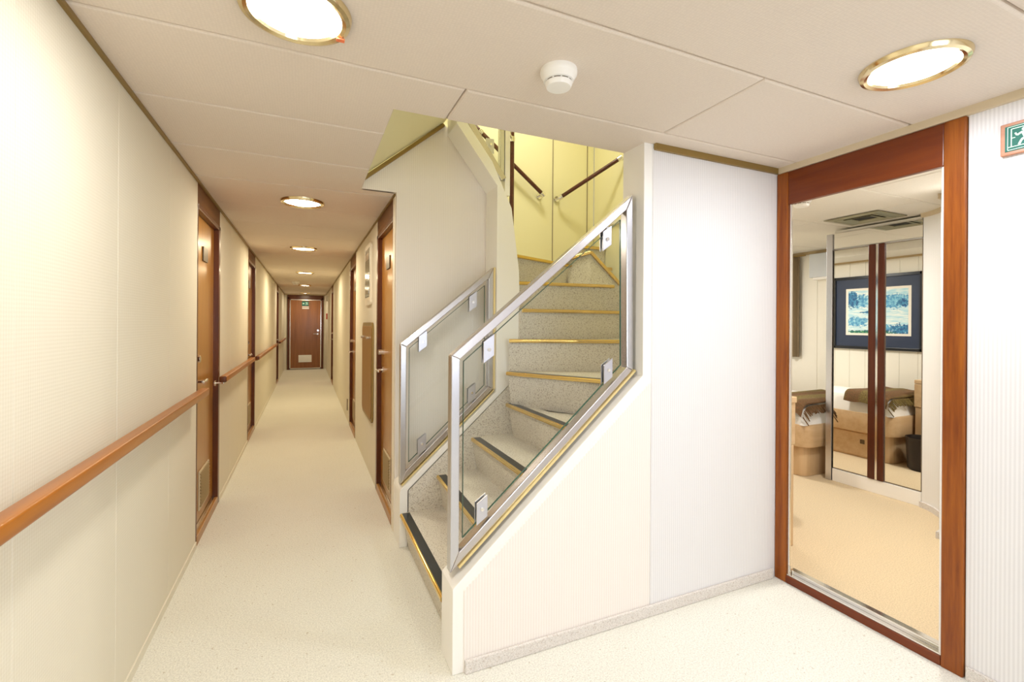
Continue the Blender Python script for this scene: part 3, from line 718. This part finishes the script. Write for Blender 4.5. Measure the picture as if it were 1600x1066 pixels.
# wardrobe with mirrored doors
root = thing('wardrobe', (4.2, 2.15, 0), 'built-in wardrobe with two mirrored doors and wooden stiles seen through the doorway', 'wardrobe')
b = B(); box(b, 4.02, 4.58, 1.84, 2.44, .012, 2.085, .002); link('body', b, M_CABW, root)
b = B(); box(b, 3.998, 4.02, 1.828, 2.438, .012, .115, .003); link('plinth', b, M_WHITE, root)
b = B(); box(b, 4.004, 4.02, 1.83, 2.438, 1.935, 2.06); link('header_mirror', b, M_MIRROR, root)
for (ya, yb, sa, sb) in ((2.172, 2.436, 2.122, 2.172), (1.83, 2.062, 2.062, 2.106)):
    b = B(); box(b, 4.006, 4.02, min(ya, sa), max(yb, sb), .118, 1.925); dr = link('mirror_door', b, M_GAP, root)
    b = B(); box(b, 4.004, 4.0065, ya + .003, yb - .003, .125, 1.918); link('mirror_pane', b, M_MIRROR, dr)
    b = B(); box(b, 3.990, 4.006, sa, sb, .118, 1.928, .004); link('door_stile', b, M_STILE, dr)
b = B(); box(b, 3.994, 4.004, 2.107, 2.121, .118, 1.928); link('centre_strip', b, M_CHROME, root)
b = B(); box(b, 3.99, 4.02, 2.442, 2.49, .012, 2.06, .003); link('corner_post', b, M_STEELZ, root)

# beds
def fabric_mound(bm, x0, x1, y0, y1, z0, z1, seed=1, rx=.07):
    nx, ny = 22, 40; rnd = random.Random(seed); ph = [rnd.uniform(0, 6) for _ in range(6)]
    t = bmesh.new(); g = []
    for j in range(ny + 1):
        row = []
        for i in range(nx + 1):
            u, v = i / nx, j / ny; ex = min(u, 1 - u) * (x1 - x0); ey = min(v, 1 - v) * (y1 - y0)
            e = min(1, min(ex, ey) / rx); hh = math.sqrt(max(0, 1 - (1 - e) ** 2))
            wv = .010 * math.sin(9 * u + 4 * v + ph[0]) + .008 * math.sin(21 * v + 5 * u + ph[1]) + .006 * math.sin(31 * u - 12 * v + ph[2])
            row.append(t.verts.new((x0 + u * (x1 - x0), y0 + v * (y1 - y0), z0 + (z1 - z0 + wv) * hh)))
        g.append(row)
    for j in range(ny):
        for i in range(nx): t.faces.new((g[j][i], g[j][i + 1], g[j + 1][i + 1], g[j + 1][i]))
    edge = [g[0][i] for i in range(nx + 1)] + [g[j][nx] for j in range(1, ny + 1)] + [g[ny][i] for i in range(nx - 1, -1, -1)] + [g[j][0] for j in range(ny - 1, 0, -1)]
    t.faces.new(edge[::-1]); return join(bm, t)
M_SHEET = mat('white bed linen', (.86, .84, .80), .8)
def throw_mat():
    m = mat('brown and green woven throw', (.22, .12, .05), .9); t = NT(m); o = t.obj(); sp = t.n('ShaderNodeSeparateXYZ'); t.l(o, sp.inputs[0])
    n = t.noise(o, 130, 3, .8); s = t.math('SINE', t.math('ADD', t.math('MULTIPLY', sp.outputs[1], 26), t.math('MULTIPLY', n, 1.5)))
    c = t.mix(t.ramp(s, -.2, .4), (.20, .085, .03), (.26, .20, .05)); t.l(t.mix(t.ramp(n, .42, .62), (.10, .06, .02), c), t.b.inputs['Base Color']); t.bump(n, .8, .004); return m
M_THROW = throw_mat()
def rounded_foot(x0, x1, y0, y1, r, n=8, both=True):
    pts = []
    for (cx_, cy_, a0) in ((x0 + r, y0 + r, 180), (x1 - r, y0 + r, 270)):
        for i in range(n + 1): a = R(a0 + 90 * i / n); pts.append((cx_ + r * math.cos(a), cy_ + r * math.sin(a)))
    return pts + [(x1, y1), (x0, y1)]
def bed(x0, x1, y0, y1, label, tl, aisle, seed):
    root = thing('bed', ((x0 + x1) / 2, (y0 + y1) / 2, 0), label, 'bed')
    b = B(); prism(b, [(x, y, .27) for x, y in rounded_foot(x0, x1, y0, y1, .12)], (0, 0, .19), .006); link('bed_frame', b, M_OAKY, root, smooth=True)
    s = .055
    b = B(); prism(b, [(x, y, .013) for x, y in rounded_foot(x0 + (s if aisle < 0 else 0), x1 - (s if aisle > 0 else 0), y0 + .05, y1, .08, 4)], (0, 0, .262), .004); bs = link('bed_base', b, M_OAKZ, root, smooth=True)
    xs = x1 - s if aisle > 0 else x0 + s
    for ya in (y0 + .17, y0 + .85):
        b = B(); box(b, xs - .008, xs + .008, ya, ya + .62, .03, .25, .003); d = link('drawer', b, M_OAKY, root)
        b = B(); box(b, xs + aisle * .008 - .004, xs + aisle * .008 + .004, ya + .12 - .02, ya + .12 + .02, .15, .19, .002); link('drawer_pull', b, M_PLATE, d)
    b = B(); fabric_mound(b, x0 + .015, x1 - .015, y0 + .02, y1 - .02, .455, .62, seed, .09); link('mattress', b, M_SHEET, root, smooth=True)
    # throw laid across the foot end
    b = B(); t = bmesh.new(); ny, nx = 14, 30; g = []; yA, yB = y0 + .045, y0 + .42; rnd = random.Random(seed)
    for j in range(ny + 1):
        row = []
        for i in range(nx + 1):
            u, v = i / nx, j / ny; X_ = x0 - .012 + u * (x1 - x0 + .024); ex = min(u, 1 - u) * (x1 - x0)
            zz = .55 + .10 * math.sqrt(max(0, 1 - (1 - min(1, ex / .09)) ** 2)) + .004 * math.sin(14 * v + 6 * u) - .03 * max(0, 1 - v * 6) ** 2
            row.append(t.verts.new((X_, yA + v * (yB - yA) + .012 * math.sin(5 * u + seed), zz + .008)))
        g.append(row)
    for j in range(ny):
        for i in range(nx): t.faces.new((g[j][i], g[j][i + 1], g[j + 1][i + 1], g[j + 1][i]))
    ret = bmesh.ops.extrude_face_region(t, geom=t.faces[:]); bmesh.ops.translate(t, vec=(0, 0, .010), verts=[v for v in ret['geom'] if isinstance(v, bmesh.types.BMVert)])
    join(b, t)
    tr = thing('throw_blanket', ((x0 + x1) / 2, yA, .6), tl, 'blanket'); link('cloth', b, M_THROW, tr, smooth=True)
    b = B()
    for i in range(110):
        u = i / 109; X_ = x0 + .01 + u * (x1 - x0 - .02); ex = min(u, 1 - u) * (x1 - x0)
        zz = .545 + .09 * math.sqrt(max(0, 1 - (1 - min(1, ex / .09)) ** 2)) - .018; y_ = yA - .014 + .012 * math.sin(5 * u + seed)
        bar(b, (X_, y_ + .01, zz), (X_ + rnd.uniform(-.008, .008), y_ - .028 - rnd.uniform(0, .012), zz - .045 - rnd.uniform(0, .02)), .006, .006)
    tag(link('fringe', b, M_THROW, tr), kind='stuff')
bed(2.415, 3.10, 2.45, 4.15, 'pale wood bed with drawers reflected in the wardrobe mirrors, below the picture', 'brown and green fringed throw reflected in the wardrobe mirrors', 1, 3)
bed(3.80, 4.74, 2.53, 4.15, 'rounded pale wood bed end seen directly left of the steel wardrobe post', 'brown fringed throw on the bed seen directly left of the steel post', -1, 5)
# desk and cupboard at the near left of the cabin
root = thing('desk', (2.52, 1.9, 0), 'pale oak desk end just inside the left edge of the cabin doorway', 'desk')
b = B(); box(b, 2.412, 2.60, 1.80, 2.10, .013, .60, .004); link('pedestal', b, M_OAKZ, root)
b = B(); box(b, 2.412, 2.612, 1.80, 2.10, .60, .845, .004); link('drawer_front', b, M_OAKY, root)
b = B(); box(b, 2.412, 2.618, 1.795, 2.11, .845, .88, .004); link('desk_top', b, M_OAKY, root)
root = thing('cupboard', (2.6, 2.28, 0), 'tall pale oak cupboard reflected at the right edge of the mirrors, above the dark bin', 'cupboard')
b = B(); box(b, 2.412, 2.815, 2.16, 2.425, .013, .545, .004); link('lower_body', b, M_OAKZ, root)
b = B(); box(b, 2.412, 2.822, 2.15, 2.43, .548, .762, .004); link('drawer_front', b, M_OAKY, root)
b = B(); box(b, 2.412, 2.822, 2.15, 2.43, .765, .80, .004); link('top', b, M_OAKY, root)
root = thing('waste_bin', (2.955, 2.29, .012), 'dark brown round waste bin reflected in the right wardrobe mirror', 'waste bin')
b = B(); lathe(b, (2.955, 2.29, .012), [(0, 0), (.105, 0), (.115, .01), (.128, .27), (.131, .29), (.124, .29), (.120, .27), (.108, .02), (0, .015)], 40); link('bucket', b, mat('dark brown leather', (.015, .008, .006), .45), root, smooth=True)
# picture
def paint_mat():
    m = mat('blue watercolour lake scene', (.6, .75, .8), .6); t = NT(m); o = t.obj(); sp = t.n('ShaderNodeSeparateXYZ'); t.l(o, sp.inputs[0]); Y_, Z_ = sp.outputs[1], sp.outputs[2]
    n1 = t.noise(o, 9, 5, .7); n2 = t.noise(o, 38, 4, .75)
    mp = t.n('ShaderNodeMapping'); mp.inputs['Scale'].default_value = (1, 6, 45); t.l(o, mp.inputs[0]); n3 = t.noise(mp.outputs[0], 1.5, 4, .6)
    col = t.mix(t.ramp(n3, .4, .62), (.40, .68, .78), (.82, .88, .84))                       # water and sky
    def blob(y, z, ry, rz, k):
        a = t.math('POWER', t.math('DIVIDE', t.math('SUBTRACT', Y_, y), ry), 2); c = t.math('POWER', t.math('DIVIDE', t.math('SUBTRACT', Z_, z), rz), 2)
        d = t.math('ADD', t.math('ADD', a, c), t.math('MULTIPLY', t.math('SUBTRACT', n2, .5), k)); return t.ramp(d, 1.05, .8)
    dark = t.mix(t.ramp(n2, .4, .6), (.01, .07, .22), (.06, .30, .50))
    mid = t.mix(t.ramp(n2, .4, .6), (.05, .25, .50), (.25, .60, .75))
    col = t.mix(blob(3.13, 1.57, .13, .075, 5), col, mid); col = t.mix(blob(3.20, 1.60, .07, .10, 4), col, dark)
    col = t.mix(blob(2.78, 1.56, .15, .075, 4), col, mid); col = t.mix(blob(2.72, 1.545, .06, .035, 5), col, dark)
    col = t.mix(blob(3.15, 1.345, .12, .05, 6), col, mid); col = t.mix(blob(3.02, 1.45, .10, .012, 4), col, dark)
    col = t.mix(blob(2.71, 1.265, .17, .055, 5), col, dark); col = t.mix(blob(2.90, 1.29, .08, .03, 5), col, mid)
    col = t.mix(blob(3.05, 1.232, .26, .02, 6), col, t.mix(t.ramp(n2, .45, .6), (.01, .12, .12), (.10, .36, .12)))
    t.l(col, t.b.inputs['Base Color']); return m
root = thing('framed_picture', (CX, 2.98, 1.45), 'blue lake watercolour in a wide navy mount, reflected in the wardrobe mirrors', 'picture')
b = B()
for (ya, yb, za, zb) in ((2.54, 3.40, 1.045, 1.075), (2.54, 3.40, 1.82, 1.85), (2.54, 2.57, 1.045, 1.85), (3.37, 3.40, 1.045, 1.85)): box(b, CX, CX + .025, ya, yb, za, zb, .002)
link('frame', b, mat('black picture frame', (.008, .010, .014), .3), root)
b = B(); box(b, CX + .002, CX + .012, 2.57, 3.37, 1.075, 1.82); link('mount', b, mat('navy picture mount', (.022, .035, .075), .5), root)
b = B(); box(b, CX + .011, CX + .0135, 2.645, 3.265, 1.198, 1.715); link('margin', b, mat('cream paper', (.85, .80, .70), .7), root)
b = B(); box(b, CX + .013, CX + .0145, 2.67, 3.24, 1.222, 1.69); link('painting', b, paint_mat(), root)
# curtain, wall box
root = thing('curtain', (4.93, 3.6, .95), 'brown curtain hanging at the left in the cabin window corner', 'curtain')
b = B(); t = bmesh.new(); g = []
for j in range(2):
    row = []
    for i in range(61):
        u = i / 60; row.append(t.verts.new((4.925 + .022 * math.sin(u * 44) + .008 * math.sin(u * 17), 3.365 + u * .55, .955 if j == 0 else 2.055)))
    g.append(row)
for i in range(60): t.faces.new((g[0][i], g[0][i + 1], g[1][i + 1], g[1][i]))
ret = bmesh.ops.extrude_face_region(t, geom=t.faces[:]); bmesh.ops.translate(t, vec=(.006, 0, 0), verts=[v for v in ret['geom'] if isinstance(v, bmesh.types.BMVert)])
join(b, t); link('cloth', b, mat('brown olive curtain cloth', (.22, .16, .09), .85), root, smooth=True)
b = B(); tube(b, (4.93, 3.30, 2.062), (4.93, 3.95, 2.062), .008, 10); link('curtain_rail', b, M_BRASSD, root)
root = thing('wall_speaker_box', (4.93, 3.1, 1.9), 'pale grey box high on the cabin wall beside the steel post', 'wall box')
b = B(); box(b, 4.90, 4.98, 2.98, 3.24, 1.81, 2.06, .006); link('body', b, M_GREY, root)
b = B(); box(b, 4.90, 4.98, 2.98, 3.20, 1.785, 1.81, .003); link('shelf', b, M_WHITE, root)
# ceiling vent
root = thing('air_vent', (3.79, 2.08, H), 'square olive metal air vent in the cabin ceiling', 'air vent')
M_VENT = mat('olive grey vent metal', (.30, .27, .15), .4, metal=.4)
b = B()
x0, x1, y0, y1 = 3.60, 3.955, 1.90, 2.27
for k, (d0, d1, za, zb) in enumerate(((0, .045, -.004, -.010), (.05, .085, -.010, -.003), (.09, .12, -.010, -.003))):
    o_ = [(x0 + d0, y0 + d0), (x1 - d0, y0 + d0), (x1 - d0, y1 - d0), (x0 + d0, y1 - d0)]; i_ = [(x0 + d1, y0 + d1), (x1 - d1, y0 + d1), (x1 - d1, y1 - d1), (x0 + d1, y1 - d1)]
    for a in range(4):
        c = (a + 1) % 4
        loft(b, [(*o_[a], H + za), (*o_[c], H + za), (*i_[c], H + zb), (*i_[a], H + zb)], [(*o_[a], H + za - .003), (*o_[c], H + za - .003), (*i_[c], H + zb - .003), (*i_[a], H + zb - .003)])
link('louvre_frame', b, M_VENT, root)
b = B(); box(b, x0 + .03, x1 - .03, y0 + .03, y1 - .03, H - .0025, H - .001); link('dark_duct', b, mat('vent interior', (.02, .02, .015), .9), root)
detector(2.845, 1.93, H, 'smoke detector on the cabin ceiling at the top left of the doorway')
